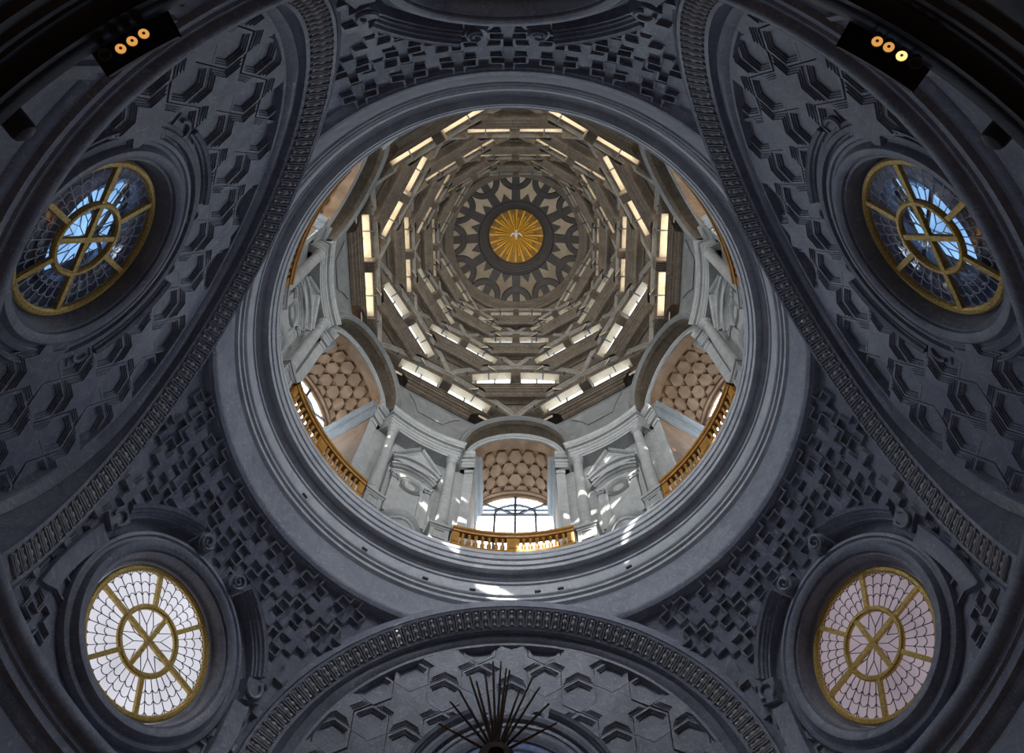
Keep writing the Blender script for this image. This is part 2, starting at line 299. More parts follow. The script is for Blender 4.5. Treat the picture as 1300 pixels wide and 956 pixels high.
# ---- round windows
def ring_prof(mb, prof, T, n=96, a0=0, a1=360): return mb.revolve(prof, a0, a1, n, T=T)
def round_window(name, az, wfm, rad, glass, came, label, depth=.62, scroll=True, dark_behind=False):
    root = empty(name, az, kind='structure', label=label, category='window')
    T = lambda p: wfm @ Vector((p.x, p.y, p.z))
    # stone surround: reveal, roll mouldings; profile is (radius, z) with z outward
    d = depth
    MB().revolve([(rad - .08, .06), (rad + 0.025, .06), (rad + 0.075, -.02), (rad + 0.125, -d * .6), (rad + 0.175, -d * .78), (rad + 0.250, -d * .78), (rad + 0.250, -d * .9), (rad + 0.338, -d), (rad + 0.450, -d * 1.02), (rad + 0.512, -d * .92), (rad + 0.550, -d * .78), (rad + 0.625, -d * .78), (rad + 0.663, -d * .86), (rad + 0.750, -d * .84), (rad + 0.800, -d * .7), (rad + 0.825, -d * .45), (rad + 1.075, -d * .4), (rad + 1.125, .25)], n=96, T=T).build('stone_surround', DARK, root, smooth=True)
    bw = .085
    def goldring(r, w): MB().revolve([(r - w, -.02), (r - w, -.09), (r - w * .5, -.13), (r + w * .5, -.13), (r + w, -.09), (r + w, -.02), (r - w, -.02)], n=72, T=T).build('gold_ring', GOLD, root, smooth=True)
    goldring(rad - bw, bw); rin = rad * .44; goldring(rin, bw * .85)
    def goldbar(a, r0, r1):
        e = Vector((cos(radians(a)), sin(radians(a)), 0)); t = Vector((-e.y, e.x, 0)); w = bw * .72
        MB().prism([(r0, -w), (r1, -w), (r1, w), (r0, w)], -.115, -.02, T=lambda v: T(e * v.x + t * v.y + Z3 * v.z)).build('gold_bar', GOLD, root)
    for a in (0, 60, 120, 180, 240, 300): goldbar(a, rin, rad - bw)
    for a in (0, 90, 180, 270): goldbar(a, 0, rin)
    # panes
    def sector(r0, r1, a0, a1, n):
        mb = MB(); mb.grid(n, 1, lambda u, v: T(Vector(((r0 + (r1 - r0) * v) * cos(radians(a0 + (a1 - a0) * u)), (r0 + (r1 - r0) * v) * sin(radians(a0 + (a1 - a0) * u)), .012)))); return mb
    for a in range(0, 360, 60): sector(rin, rad, a, a + 60, 10).build('pane', glass, root)
    for a in range(0, 360, 90): sector(.001, rin, a, a + 90, 12).build('pane', glass, root)
    # lead cames: rays and scalloped rings in the outer zone, a star in the inner one
    mb = MB(); cw = .0075
    def came(pts):
        for p, q in zip(pts[:-1], pts[1:]):
            p, q = Vector(p), Vector(q); t = (q - p); l = t.length; t.normalize(); nrm = Vector((-t.y, t.x, 0))
            mb.add([T(p + nrm * cw - Z3 * .004), T(q + nrm * cw - Z3 * .004), T(q - nrm * cw - Z3 * .004), T(p - nrm * cw - Z3 * .004),
                    T(p + nrm * cw - Z3 * .022), T(q + nrm * cw - Z3 * .022), T(q - nrm * cw - Z3 * .022), T(p - nrm * cw - Z3 * .022)], [(4, 5, 6, 7), (0, 1, 5, 4), (2, 3, 7, 6)])
    pc = lambda r, a: (r * cos(radians(a)), r * sin(radians(a)), 0)
    K = 36
    for k in range(K):
        a = 360 / K * k
        came([pc(rin, a), pc(rad - .1, a)])
        for rr in (.60, .735, .87):
            R0 = rad * rr
            came([pc(R0, a), pc(R0 + .075, a + 2.5), pc(R0 + .095, a + 5), pc(R0 + .075, a + 7.5), pc(R0, a + 10)])
    for k in range(12):
        a = 30 * k
        came([pc(.0, a), pc(rin * .48, a + 15)] if k % 3 else [pc(0, a), pc(rin, a)]); came([pc(rin * .48, a + 15), pc(rin, a)]); came([pc(rin * .48, a + 15), pc(rin, a + 30)])
    mb.build('lead_cames', came_mat[came_key], root, kind='stuff')
    if scroll:
        T0 = T; T = lambda p: T0(Vector((p.x, p.y, p.z - (p.x ** 2 + p.y ** 2) / (2 * (10.97 if wfm is wf else 40)) + .05)))
        for s in (1, -1):
            # broken curved pediment piece and its volute
            pts, Ns, Bs = [], [], []
            for i in range(17):
                a = radians(90 + s * (20 + 44 * i / 16)); e = Vector((cos(a), sin(a), 0)); pts.append(e * (rad + 1.14)); Ns.append(e); Bs.append(Vector((0, 0, -1)))
            P = [(-.06, -.15), (-.06, d * .35), (0, d * .38), (.0, d * .46), (.04, d * .5), (.06, d * .62), (.11, d * .65), (.13, d * .78), (.19, d * .82), (.22, d * .86), (.24, d * .78), (.24, -.15)]
            m2 = MB(); m2.sweep([T(p) for p in pts], P, [wfm.to_3x3() @ n for n in Ns], [wfm.to_3x3() @ b for b in Bs]); m2.build('scroll_pediment', DARK, root, smooth=True)
            cpt = Vector(((rad + 1.06) * cos(radians(90 + s * 14)), (rad + 1.06) * sin(radians(90 + s * 14)), -d * .55))
            sp = [cpt + Vector((cos(.55 * i + s) * (.03 + .011 * i), sin(.55 * i + s) * s * (.03 + .011 * i), -.02)) for i in range(20)]
            MB().tube(sp, [.028 + .001 * i for i in range(20)], 6, T=T).build('volute', DARK, root, smooth=True)
            MB().prism([(cpt.x + .27 * cos(k * pi / 8), cpt.y + .27 * sin(k * pi / 8)) for k in range(16)], -d * .5, .1, T=T).build('volute_block', DARK, root)
            # bracket with a dark hollow below the pediment piece
            m3 = MB(); am = radians(90 + s * 71); e = Vector((cos(am), sin(am), 0)); tt = Vector((-e.y, e.x, 0))
            m3.tube([e * (rad + 1.16 + .2 * cos(q)) + tt * (.24 * sin(q)) + Z3 * (-d * .62) for q in [k * pi / 8 for k in range(-2, 11)]], .055, 6, T=T); m3.build('bracket_scroll', DARK, root, smooth=True)
            m4 = MB(); m4.prism([(rad + .94, -.3), (rad + 1.42, -.3), (rad + 1.42, .34), (rad + .94, .34)], -d * .55, .1, T=lambda v: T(e * v.x + tt * v.y + Z3 * v.z)); m4.build('bracket', DARK, root)
            # apron that sweeps from the surround down to the cornice
            pts, Ns, Bs = [], [], []
            for i in range(13):
                u = i / 12; a = radians(90 + s * (80 + 40 * u)); e = Vector((cos(a), sin(a), 0)); pts.append(T(e * (rad + 1.05 + .5 * u * u))); Ns.append(wfm.to_3x3() @ e); Bs.append(wfm.to_3x3() @ Vector((0, 0, -1)))
            m5 = MB(); m5.sweep(pts, [(-.3, -.1), (-.3, d * .4), (.05, d * .5), (.16, d * .62), (.2, d * .5), (.22, -.1)], Ns, Bs); m5.build('apron_moulding', DARK, root, smooth=True)
    return root
came_mat = {'d': LEAD, 'w': LEADW}; came_key = 'd'
round_window('window_1', 150, wf, WIN_RAD, P_LILAC, LEAD, 'round window with white leaded glass and gold bars at eight o\'clock')
round_window('window_2', 30, wf, WIN_RAD, P_ROSE, LEAD, 'round window with rose-tinted leaded glass and gold bars at four o\'clock')
round_window('window_3', 270, wf, WIN_RAD, P_DIM, LEAD, 'round window with dark reveal cut by the top edge at twelve o\'clock')

# ---- great arches and the coffered apse walls behind them
AP_D, AP_S, AP_C = 10.15, .28, .02
def apse_x(t, z): return AP_D + AP_S * (19 - z) - AP_C * t * t
def apse_frame(t, z, off=0):
    p = Vector((apse_x(t, z), t, z)); n = Vector((1, 2 * AP_C * t, AP_S)).normalized()   # outward
    e1 = (Y3 - n * n.dot(Y3)).normalized(); e2 = n.cross(e1)
    return frame(p - n * off, -e1, e2, -n)
AW_R, AW_Z, AW_RAD, AW_T = 10.42, 19.0, 1.93, .30
awf = win_frame(AW_R, AW_Z, AW_T); awfi = awf.inverted()
def hexp(r, rot=30): return [(r * cos(radians(60 * k + rot)), r * sin(radians(60 * k + rot))) for k in range(6)]
def starp(s, shrink=0.0):
    R1, R0 = s * sqrt(3), s
    return [((R1 - 2 * shrink) * cos(radians(60 * k)), (R1 - 2 * shrink) * sin(radians(60 * k))) if h == 0 else ((R0 - 1.1 * shrink) * cos(radians(60 * k + 30)), (R0 - 1.1 * shrink) * sin(radians(60 * k + 30))) for k in range(6) for h in (0, 1)]
S = 1.0 / sqrt(3) * 1.0                      # edge shared by the hexagons and the six-pointed stars, which tile the wall
HEX = coffer_mesh('hexagon_coffer', [(hexp(S * .985), -.26), (hexp(S * .985), 0), (hexp(S * .86), 0), (hexp(S * .86), -.035), (hexp(S * .78), -.035), (hexp(S * .78), -.07), (hexp(S * .70), -.07), (hexp(S * .70), -.11), (hexp(S * .62), -.11)], DARK)
STARC = coffer_mesh('star_coffer', [(starp(S, .008), -.26), (starp(S, .008), 0), (starp(S, .06), 0), (starp(S, .06), .03), (starp(S, .10), .03), (starp(S, .10), .06), (starp(S, .14), .06), (starp(S, .14), .095), (starp(S, .17), .095)], DARK)
APSE_NAMES = {90: 'wall_south', 210: 'wall_northwest', 330: 'wall_northeast'}
ARCH_W = {90: 'bottom', 210: 'left', 330: 'right'}
# splayed archivolt: outer edge on the arch plane, inner edge set back
def arch_pt(th, R, d, zc):
    z = zc + R * sin(th); return Vector((d - math.tan(ALEAN) * (z - zc), R * cos(th), z))
R_IN, D_IN = 6.42, 8.60
TH0, TH1 = radians(-13.5), radians(193.5)
def flute_mesh():
    mb = MB(); h, w, b, d = .275, .052, .018, .065
    out = [(w * cos(q), h - w + w * sin(q)) for q in [k * pi / 5 for k in range(6)]] + [(w * cos(q), -h + w + w * sin(q)) for q in [pi + k * pi / 5 for k in range(6)]]
    inn = [((w - b) * x / w, (abs(y) - b) * (1 if y > 0 else -1)) for x, y in out]
    n = len(out); vs = [(x, y, 0) for x, y in out] + [(x, y, d) for x, y in out] + [(x, y, d) for x, y in inn] + [(x, y, 0) for x, y in inn]
    mb.add(vs, [(k * n + i, k * n + (i + 1) % n, (k + 1) * n + (i + 1) % n, (k + 1) * n + i) for k in range(3) for i in range(n)]); return mb.mesh('flute_relief', RELIEF)
RELIEF = stone('relief_marble', (.36, .37, .41), (.50, .505, .54), 2, .45, .2)
def bead_mesh():
    mb = MB(); mb.revolve([(.001, .235), (.055, .18), (.02, .13), (.02, .09), (.06, .045), (.072, 0), (.06, -.045), (.02, -.09), (.035, -.15), (.058, -.21), (.001, -.245)], n=8)
    vs = [(x, z, .6 * y + .03) for x, y, z in mb.v]; mb.v = vs; return mb.mesh('baluster_relief', RELIEF, True)
FLUTE, BEAD = flute_mesh(), bead_mesh()
for az in (90, 210, 330):
    w = MB().grid(70, 56, lambda u, v: Vector((apse_x(-7 + 14 * u, 15.6 + 9.3 * v) + .28, -7 + 14 * u, 15.6 + 9.3 * v)),
        keep=lambda u, v: (((-7 + 14 * u) ** 2 + (15.6 + 9.3 * v - 18) ** 2 < 6.95 ** 2) or 15.6 + 9.3 * v < 18) and (awfi @ Vector((apse_x(-7 + 14 * u, 15.6 + 9.3 * v) + .28, -7 + 14 * u, 15.6 + 9.3 * v))).xy.length > AW_RAD + .3
        ).build(APSE_NAMES[az], DARKW, smooth=True, rz=az, kind='structure', category='wall', label='dark wall of hexagon and star coffers under the %s arch' % ARCH_W[az])
    def ok(tt, zz, m):
        if not 16.2 < zz < 25.1: return False
        if tt * tt + (zz - 18) ** 2 > (6.95 - m) ** 2 and zz > 18 or abs(tt) > 6.9 - m: return False
        q = awfi @ Vector((apse_x(tt, zz), tt, zz)); return q.xy.length > AW_RAD + .62 + m
    for j in range(-3, 4):
        for i in range(-4, 5):
            t, z = 2.0 * i + (1.0 if j % 2 else 0), 20.25 + 1.665 * j
            if ok(t, z, .35): put('star_coffer', STARC, w, M=apse_frame(t, z))
            for sg in (1, -1):
                if ok(t, z + sg * 1.11, .25): put('hexagon_coffer', HEX, w, M=apse_frame(t, z + sg * 1.11))
    # annular plate filling the zone round the window, and rear rib along the wall
    T = lambda p: awf @ p
    MB().revolve([(AW_RAD + .3, .2), (AW_RAD + .3, -.36), (AW_RAD + .86, -.34), (AW_RAD + .88, -.44), (AW_RAD + 1.0, -.46), (AW_RAD + 1.04, -.40), (AW_RAD + 1.12, -.38), (AW_RAD + 1.15, .3)], n=72, T=T).build('window_plate', DARKW, w, smooth=True)
    for (r0, h) in ((AW_RAD + .72, .35), (AW_RAD + .95, .46)):
        MB().revolve([(r0 - .03, -h), (r0 - .02, -h - .06), (r0 + .02, -h - .06), (r0 + .03, -h)], a0=200, a1=340, n=40, T=T).build('raised_fillet', DARK, w, smooth=True)
    # ---- the arch itself
    ar = empty('great_arch', az, kind='structure', label='great arch with carved baluster band on the %s side of the ring' % ARCH_W[az], category='arch', group='great arches of the chapel')
    n = 96
    def sec(th):                                   # cross-section polyline from wall to soffit
        o, i = arch_pt(th, AR, AD, AZC), arch_pt(th, R_IN, D_IN, AZC + .06)
        v = i - o; nrm = v.cross(Vector((0, -sin(th), cos(th)))).normalized()
        if nrm.x > 0: nrm = -nrm
        q = arch_pt(th, AR + .42, AD + .06, AZC)
        back = Vector((apse_x(i.y, i.z) + .35, i.y, i.z)); 
        if back.x < i.x + .25: back.x = i.x + .25
        return [arch_pt(th, AR + .42, AD + .5, AZC), q, arch_pt(th, AR + .05, AD - .01, AZC), arch_pt(th, AR + .05, AD + .05, AZC), o + nrm * -.03, o + nrm * .03, o + v * .10 + nrm * .03, o + v * .11, o + v * .86, o + v * .87 + nrm * .03, i + nrm * .03, i + Vector((.03, 0, 0)), i + Vector((.14, 0, 0)), i.lerp(back, .25), i.lerp(back, .7), back]
    mb = MB(); m = None; vs = []
    for k in range(n + 1):
        ss = sec(TH0 + (TH1 - TH0) * k / n); m = len(ss); vs += ss
    mb.add(vs, [(k * m + j, (k + 1) * m + j, (k + 1) * m + j + 1, k * m + j + 1) for k in range(n) for j in range(m - 1)] + [tuple(range(m)), tuple(n * m + j for j in range(m - 1, -1, -1))])
    mb.build('archivolt', DARK, ar, smooth=True)
    # rear rib against the coffers
    pts = []; 
    mb = MB(); vs = []
    for k in range(n + 1):
        th = TH0 + (TH1 - TH0) * k / n
        for (R, dx) in ((6.5, .3), (6.46, -.22), (6.36, -.28), (6.27, -.2), (6.2, -.1), (6.12, -.1), (6.1, .3)):
            t, z = R * cos(th), AZC + .06 + R * sin(th); vs.append(Vector((max(apse_x(t, z) + dx, arch_d(z) + .62), t, z)))
    mb.add(vs, [(k * 7 + j, (k + 1) * 7 + j, (k + 1) * 7 + j + 1, k * 7 + j + 1) for k in range(n) for j in range(6)]); mb.build('rear_rib', DARK, ar, smooth=True)
    NM = 84
    for k in range(2 * NM - 1):
        th = radians(-9) + radians(198) * k / (2 * NM - 2)
        o, i = arch_pt(th, AR, AD, AZC), arch_pt(th, R_IN, D_IN, AZC + .06); v = (i - o); L = v.length; v.normalize(); tg = Vector((0, -sin(th), cos(th)))
        nrm = v.cross(tg).normalized()
        if nrm.x > 0: nrm = -nrm
        tg = v.cross(nrm) * -1
        put('baluster_relief' if k % 2 else 'flute_relief', BEAD if k % 2 else FLUTE, ar, M=frame(o + v * (L * .485) + nrm * .003, tg, -v, nrm))
came_key = 'w'
round_window('window_4', 210, awf, AW_RAD, P_CLEAR, LEADW, 'oval-looking clear leaded window with gold bars at ten o\'clock', depth=.5)
round_window('window_5', 330, awf, AW_RAD, P_CLEAR, LEADW, 'oval-looking clear leaded window with gold bars at two o\'clock', depth=.5)
came_key = 'd'
round_window('window_6', 90, awf, AW_RAD, P_SKYB, LEAD, 'leaded round window under the bottom arch behind the spikes', depth=.5)
# dim gallery with a blue-lit outer window behind each clear window
for az in (210, 330):
    g = empty('gallery_wall', az, kind='structure', label='dim outer gallery seen through the clear window at ' + clock(az), category='wall')
    sy = -1 if az == 210 else 1
    MB().grid(1, 1, lambda u, v: Vector((12.15, -4.5 + 9 * u, 16 + 13 * v))).build('outer_wall', DARKW, g)
    MB().grid(1, 1, lambda u, v: Vector((10.9 + 1.3 * u, -4.5 + 9 * v, 28))).build('gallery_vault', DARKW, g)
    for s_ in (-4.5, 4.5): MB().grid(1, 1, lambda u, v: Vector((10.3 + 1.9 * u, s_, 16 + 12 * v))).build('end_wall', DARKW, g)
    MB().grid(1, 1, lambda u, v: Vector((10.9 + 1.3 * u, -4.5 + 9 * v, 16.6))).build('gallery_floor', DARKW, g)
    for (y0, y1) in ((.45, 1.1), (1.2, 1.85), (1.95, 2.6)):
        for (z0, z1) in ((22.0, 23.1), (23.2, 24.3), (24.4, 25.5)):
            MB().box(12.08, 12.1, min(sy * y0, sy * y1), max(sy * y0, sy * y1), z0, z1).build('gallery_pane', P_BLUE, g)
    MB().tube([(11.95, sy * 1.5 + 1.6 * cos(q * pi / 12), 23.6 + 2.5 * sin(q * pi / 12)) for q in range(25)], .16, 8).build('gallery_window_moulding', DARK, g, smooth=True)
    MB().tube([(11.8, sy * .2, 22.2), (11.8, sy * 2.9, 25.2)], .06, 6).build('gallery_bar', RUST, g); MB().tube([(11.8, sy * .2, 24.6), (11.8, sy * 2.9, 23.0)], .06, 6).build('gallery_bar', RUST, g)

# ================================================================ DRUM
def sweep_plan(mb, path, prof, closed=False):
    """sweep a profile [(inward offset, z)] along a plan polyline with mitred corners; 'inward' is to the left of travel"""
    path = [Vector((p[0], p[1])) for p in path]; n = len(path); vs = []
    for i, p in enumerate(path):
        d0 = (p - path[i - 1]).normalized() if i > 0 else None
        d1 = (path[i + 1] - p).normalized() if i < n - 1 else None
        if d0 is None: d0 = d1
        if d1 is None: d1 = d0
        n0, n1 = Vector((-d0.y, d0.x)), Vector((-d1.y, d1.x)); m = (n0 + n1)
        m = n0 if m.length < 1e-4 else m / m.length; k = 1 / max(.35, m.dot(n0))
        for (o, z) in prof: vs.append((p.x + m.x * o * k, p.y + m.y * o * k, z))
    m = len(prof)
    return mb.add(vs, [(i * m + j, (i + 1) * m + j, (i + 1) * m + j + 1, i * m + j + 1) for i in range(n - 1) for j in range(m - 1)] + [tuple(range(m)), tuple((n - 1) * m + j for j in range(m - 1, -1, -1))])
def half_to_full(half):                       # half path for y>0 starting at y=0 -> full path from +y end to -y end mirrored
    return [(x, y) for x, y in reversed(half)] + [(x, -y) for x, y in half[1:]]
def arcpts(r, a0, a1, n): return [(r * cos(radians(a0 + (a1 - a0) * i / n)), r * sin(radians(a0 + (a1 - a0) * i / n))) for i in range(n + 1)]
BAYHALF = 1.78
# wall path (niche local): concave wall behind columns, step, pier, jamb of the bay
wall_half = arcpts(8.46, 0, 13.0, 10) + [rot2(8.22, -2.18, 30), rot2(8.10, -2.18, 30), rot2(8.10, -BAYHALF, 30), rot2(10.95, -BAYHALF, 30)]
wall_path = half_to_full(wall_half[:-1])[::-1]; jamb_path = [wall_half[-1], wall_half[-2]]; jamb_path2 = [(x, -y) for x, y in jamb_path][::-1]
ent_half = arcpts(7.90, 0, 12.1, 10) + [rot2(8.16, -2.42, 30), rot2(7.98, -2.30, 30), rot2(7.98, -BAYHALF + .02, 30), rot2(10.7, -BAYHALF + .02, 30)]
ent_path = half_to_full(ent_half[:-1])[::-1]; entj = [ent_half[-1], ent_half[-2]]; entj2 = [(x, -y) for x, y in entj][::-1]
ent_prof = [(-.62, 35.70), (0, 35.70), (0, 35.88), (.035, 35.90), (.035, 36.08), (.06, 36.10), (.07, 36.18), (.02, 36.2), (.02, 36.42), (.07, 36.45), (.09, 36.52), (.09, 36.58), (.20, 36.60), (.21, 36.74), (.24, 36.76), (.26, 36.84), (.30, 36.92), (.30, 37.02), (.27, 37.06), (-.45, 37.14)]
DRUM_AZ = {0: 'east', 60: 'southeast', 120: 'southwest', 180: 'west', 240: 'northwest', 300: 'northeast'}
for az in range(0, 360, 60):
    mb = MB(); sweep_plan(mb, wall_path, [(0, 27.9), (0, 37.3)])
    dw = mb.build('wall_drum_' + DRUM_AZ[az], DRUM, smooth=True, rz=az, kind='structure', category='wall', label='grey marble drum wall behind the columns at ' + clock(az))
    for jp in (jamb_path[::-1], jamb_path2[::-1]): mb = MB(); sweep_plan(mb, jp[::-1], [(0, 27.9), (0, 37.3)]); mb.build('bay_jamb', VAULT, dw)
    mb = MB(); sweep_plan(mb, ent_path, ent_prof)
    ec = mb.build('entablature_cornice', DRUM, smooth=True, rz=az, kind='structure', category='cornice', label='curved moulded entablature resting on two columns at ' + clock(az))
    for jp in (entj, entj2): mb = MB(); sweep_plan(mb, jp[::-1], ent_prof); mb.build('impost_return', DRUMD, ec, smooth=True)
HID = (240, 300)
CAPZ = 35.69
def column_mesh():
    mb = MB(); r = .225
    mb.revolve([(.001, 29.47), (.30, 29.47), (.30, 29.58), (.29, 29.6), (.305, 29.66), (.29, 29.72), (.27, 29.75), (.27, 29.8), (.29, 29.84), (.26, 29.89), (r + .012, 29.93), (r + .01, 31.5), (r - .005, 33.2), (r - .03, 35.12), (r - .01, 35.14), (r - .01, 35.18), (r - .03, 35.2), (r - .03, 35.42), (r - .01, 35.45), (r + .035, 35.55), (r + .04, 35.58), (r + .05, 35.6), (r + .05, CAPZ), (.001, CAPZ)], n=24)
    return mb.mesh('column', DRUM, True)
COLM = column_mesh()
def pil_mesh():
    mb = MB(); mb.box(8.0, 8.085, BAYHALF + .02, 2.16, 28.1, 35.32); mb.box(7.985, 8.085, BAYHALF, 2.18, 35.38, CAPZ); mb.box(8.02, 8.085, BAYHALF + .03, 2.15, 35.32, 35.38); mb.box(7.96, 8.085, BAYHALF, 2.2, 28.1, 29.4); return mb
PILM = pil_mesh().mesh('pilaster', DRUM)
m = pil_mesh(); m.v = [(x, -y, z) for x, y, z in m.v]; PILM2 = m.mesh('pilaster', DRUM)
def side(az, s):       # which side a drum column or pilaster stands on, read clockwise in the picture
    return 'first' if s > 0 else 'second'
for az in range(0, 360, 60):
    for s in (1, -1):
        a = az + s * 10.31
        if az not in HID and not 205 < a % 360 < 335:
            # 'bay' beside it tells it apart
            bay = az + 30 * s
            put('column', COLM, None, M=Matrix.Translation(polar(8.0, a)), label="round grey marble column between the %s niche and the %s window bay" % (clock(az), clock(bay)), category='column', group='drum columns', kind='thing')
for az in range(30, 360, 60):
    for s, me in ((1, PILM), (-1, PILM2)):
        if az == 270: continue
        nb = az + 30 * s
        if nb % 360 in HID: continue
        put('pilaster', me, None, rz=az, label="flat grey pilaster of the %s window bay on its %s side" % (clock(az), clock(nb)), category='pilaster', group='drum pilasters')
# pedestals under the columns
def pedestal(s):
    mb = MB(); a0, a1 = (7.3, 12.55)
    path = [polar(8.40, a0).xy] + arcpts(7.72, a0, a1, 5) + [polar(8.15, a1 + .25).xy]
    if s < 0: path = [(x, -y) for x, y in path][::-1]
    sweep_plan(mb, path, [(-.05, 28.08), (.05, 28.08), (.05, 28.3), (0, 28.34), (0, 29.12), (.03, 29.15), (.04, 29.22), (.09, 29.25), (.09, 29.40), (.05, 29.45), (-.6, 29.455)]); return mb
def pedpanel(s):
    mb = MB(); T = lambda v: polar(7.72 - v.x, s * v.y, v.z)
    for (y0, y1, z0, z1) in ((8.2, 11.7, 28.98, 29.04), (8.2, 11.7, 28.42, 28.48), (8.2, 8.6, 28.42, 29.04), (11.3, 11.7, 28.42, 29.04)): mb.box(.004, .03, y0, y1, z0, z1, T=T)
    return mb
PEDM = {s: pedestal(s).mesh('pedestal', DRUM) for s in (1, -1)}; PEDP = {s: pedpanel(s).mesh('panel_moulding', DRUM) for s in (1, -1)}
for az in range(0, 360, 60):
    if az in HID: continue
    for s in (1, -1):
        if 205 < (az + s * 10) % 360 < 335: continue
        p = put('pedestal', PEDM[s], None, rz=az, label='moulded grey pedestal under the column between %s niche and %s balustrade' % (clock(az), clock(az + 30 * s)), category='pedestal', group='column pedestals')
        put('panel_moulding', PEDP[s], p)
# niches
def niche_meshes():
    R0 = 8.42                                          # local: x outward, y tangent
    out = []
    def arcs(z_end, rise, half, prof, x):              # arched moulding in elevation
        mb = MB(); pts, Ns, Bs = [], [], []
        Rr = (half * half + rise * rise) / (2 * rise); zc = z_end + rise - Rr; am = asin(half / Rr)
        for i in range(21):
            a = -am + 2 * am * i / 20; e = Vector((0, sin(a), cos(a))); pts.append(Vector((x, 0, zc)) + e * Rr); Ns.append(e); Bs.append(Vector((-1, 0, 0)))
        mb.sweep(pts, prof, Ns, Bs); return mb
    mb = MB(); T = lambda v: polar(v.x, degrees(v.y / 8.2), v.z)
    mb.box(8.30, R0, -1.03, 1.03, 29.5, 34.6, T=T); mb.box(8.22, 8.31, -.80, .80, 29.0, 33.0, T=T); out.append(('back_panel', mb, DRUM, False))
    for s in (1, -1):
        mb = MB(); mb.box(8.06, 8.24, min(s * .62, s * .86), max(s * .62, s * .86), 29.3, 32.0, T=T); mb.box(8.1, 8.24, min(s * .46, s * .64), max(s * .46, s * .64), 29.3, 32.0, T=T); out.append(('side_pilaster', mb, DRUM, False))
        mb = MB(); mb.box(8.02, 8.24, min(s * .58, s * .9), max(s * .58, s * .9), 32.02, 32.1, T=T); mb.sphere((8.02, s * .80, 32.2), .1, 10, 6); mb.sphere((8.02, s * .62, 32.2), .08, 10, 6); mb.box(8.02, 8.24, min(s * .56, s * .92), max(s * .56, s * .92), 32.3, 32.42, T=T); out.append(('capital', mb, DRUM, True))
    # round hollow medallion
    mb = MB(); Tm = lambda p: Vector((8.20 - p.z, p.y, 32.18 + p.x))
    mb.revolve([(.56, -.05), (.56, .06), (.53, .10), (.50, .06), (.46, .06), (.44, .02), (.43, -.005)], n=40, T=Tm); out.append(('medallion_rim', mb, DRUM, True))
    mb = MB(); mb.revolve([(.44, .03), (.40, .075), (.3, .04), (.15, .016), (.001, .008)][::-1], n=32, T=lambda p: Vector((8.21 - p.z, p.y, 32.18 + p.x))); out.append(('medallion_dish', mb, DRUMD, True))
    # stacked curved mouldings and a triangular gable
    out.append(('curved_moulding', arcs(32.62, .42, .90, [(-.06, -.1), (-.06, .08), (-.02, .1), (.02, .1), (.06, .16), (.1, .16), (.1, -.1)], 8.26), DRUM, True))
    out.append(('curved_moulding', arcs(33.05, .44, .95, [(-.08, -.1), (-.06, .12), (-.03, .16), (.02, .16), (.05, .25), (.11, .27), (.11, -.1)], 8.26), DRUM, True))
    out.append(('curved_cornice', arcs(33.42, .46, 1.0, [(-.08, -.1), (-.06, .22), (-.03, .26), (.03, .28), (.06, .38), (.13, .42), (.14, -.1)], 8.26), DRUM, True))
    mb = MB(); mb.prism([(-1.0, 33.5), (1.0, 33.5), (0, 35.0)], 8.0, 8.3, T=lambda v: Vector((v.z, v.x, v.y))); out.append(('tympanum', mb, DRUM, False))
    mb = MB()
    for s in (1, -1):
        d = Vector((0, s * 1.0, 33.72)) - Vector((0, 0, 35.18)); L = d.length; d.normalize(); nn = Vector((0, -s * d.z, s * d.y)).normalized()
        if nn.z < 0: nn = -nn
        pts = [Vector((8.26, 0, 35.05)) + d * (L * q) for q in (0, 1)]
        if s == 1: prof = [(-.10, -.06), (-.10, .26), (-.05, .3), (0, .32), (.04, .44), (.1, .5), (.12, -.06)]
        mb.sweep(pts, prof, [nn, nn], [Vector((-1, 0, 0))] * 2)
    out.append(('gable_moulding', mb, DRUM, False))
    # bowed shelf at the foot
    mb = MB(); pts = []
    path = [(8.38, -.82)] + [(8.20 - .52 * cos(pi / 2 * q), .82 * q) for q in [k / 8 for k in range(-8, 9)]] + [(8.38, .82)]
    sweep_plan(mb, path, [(-.4, 28.1), (-.16, 28.1), (-.14, 28.5), (-.1, 28.6), (-.08, 28.72), (-.03, 28.76), (-.02, 28.9), (.03, 28.95), (.05, 29.08), (.08, 29.12), (.08, 29.22), (.04, 29.26), (-.5, 29.3)]); out.append(('bowed_shelf', mb, DRUM, True))
    return [(n, b.mesh(n, m, sm)) for n, b, m, sm in out]
NM_ = niche_meshes()
for az in range(0, 360, 60):
    if az in HID: continue
    r = empty('niche', az, label='grey aedicule niche with round hollow medallion and gable at ' + clock(az), category='niche', group='drum niches')
    for n, me in NM_: put(n, me, r)
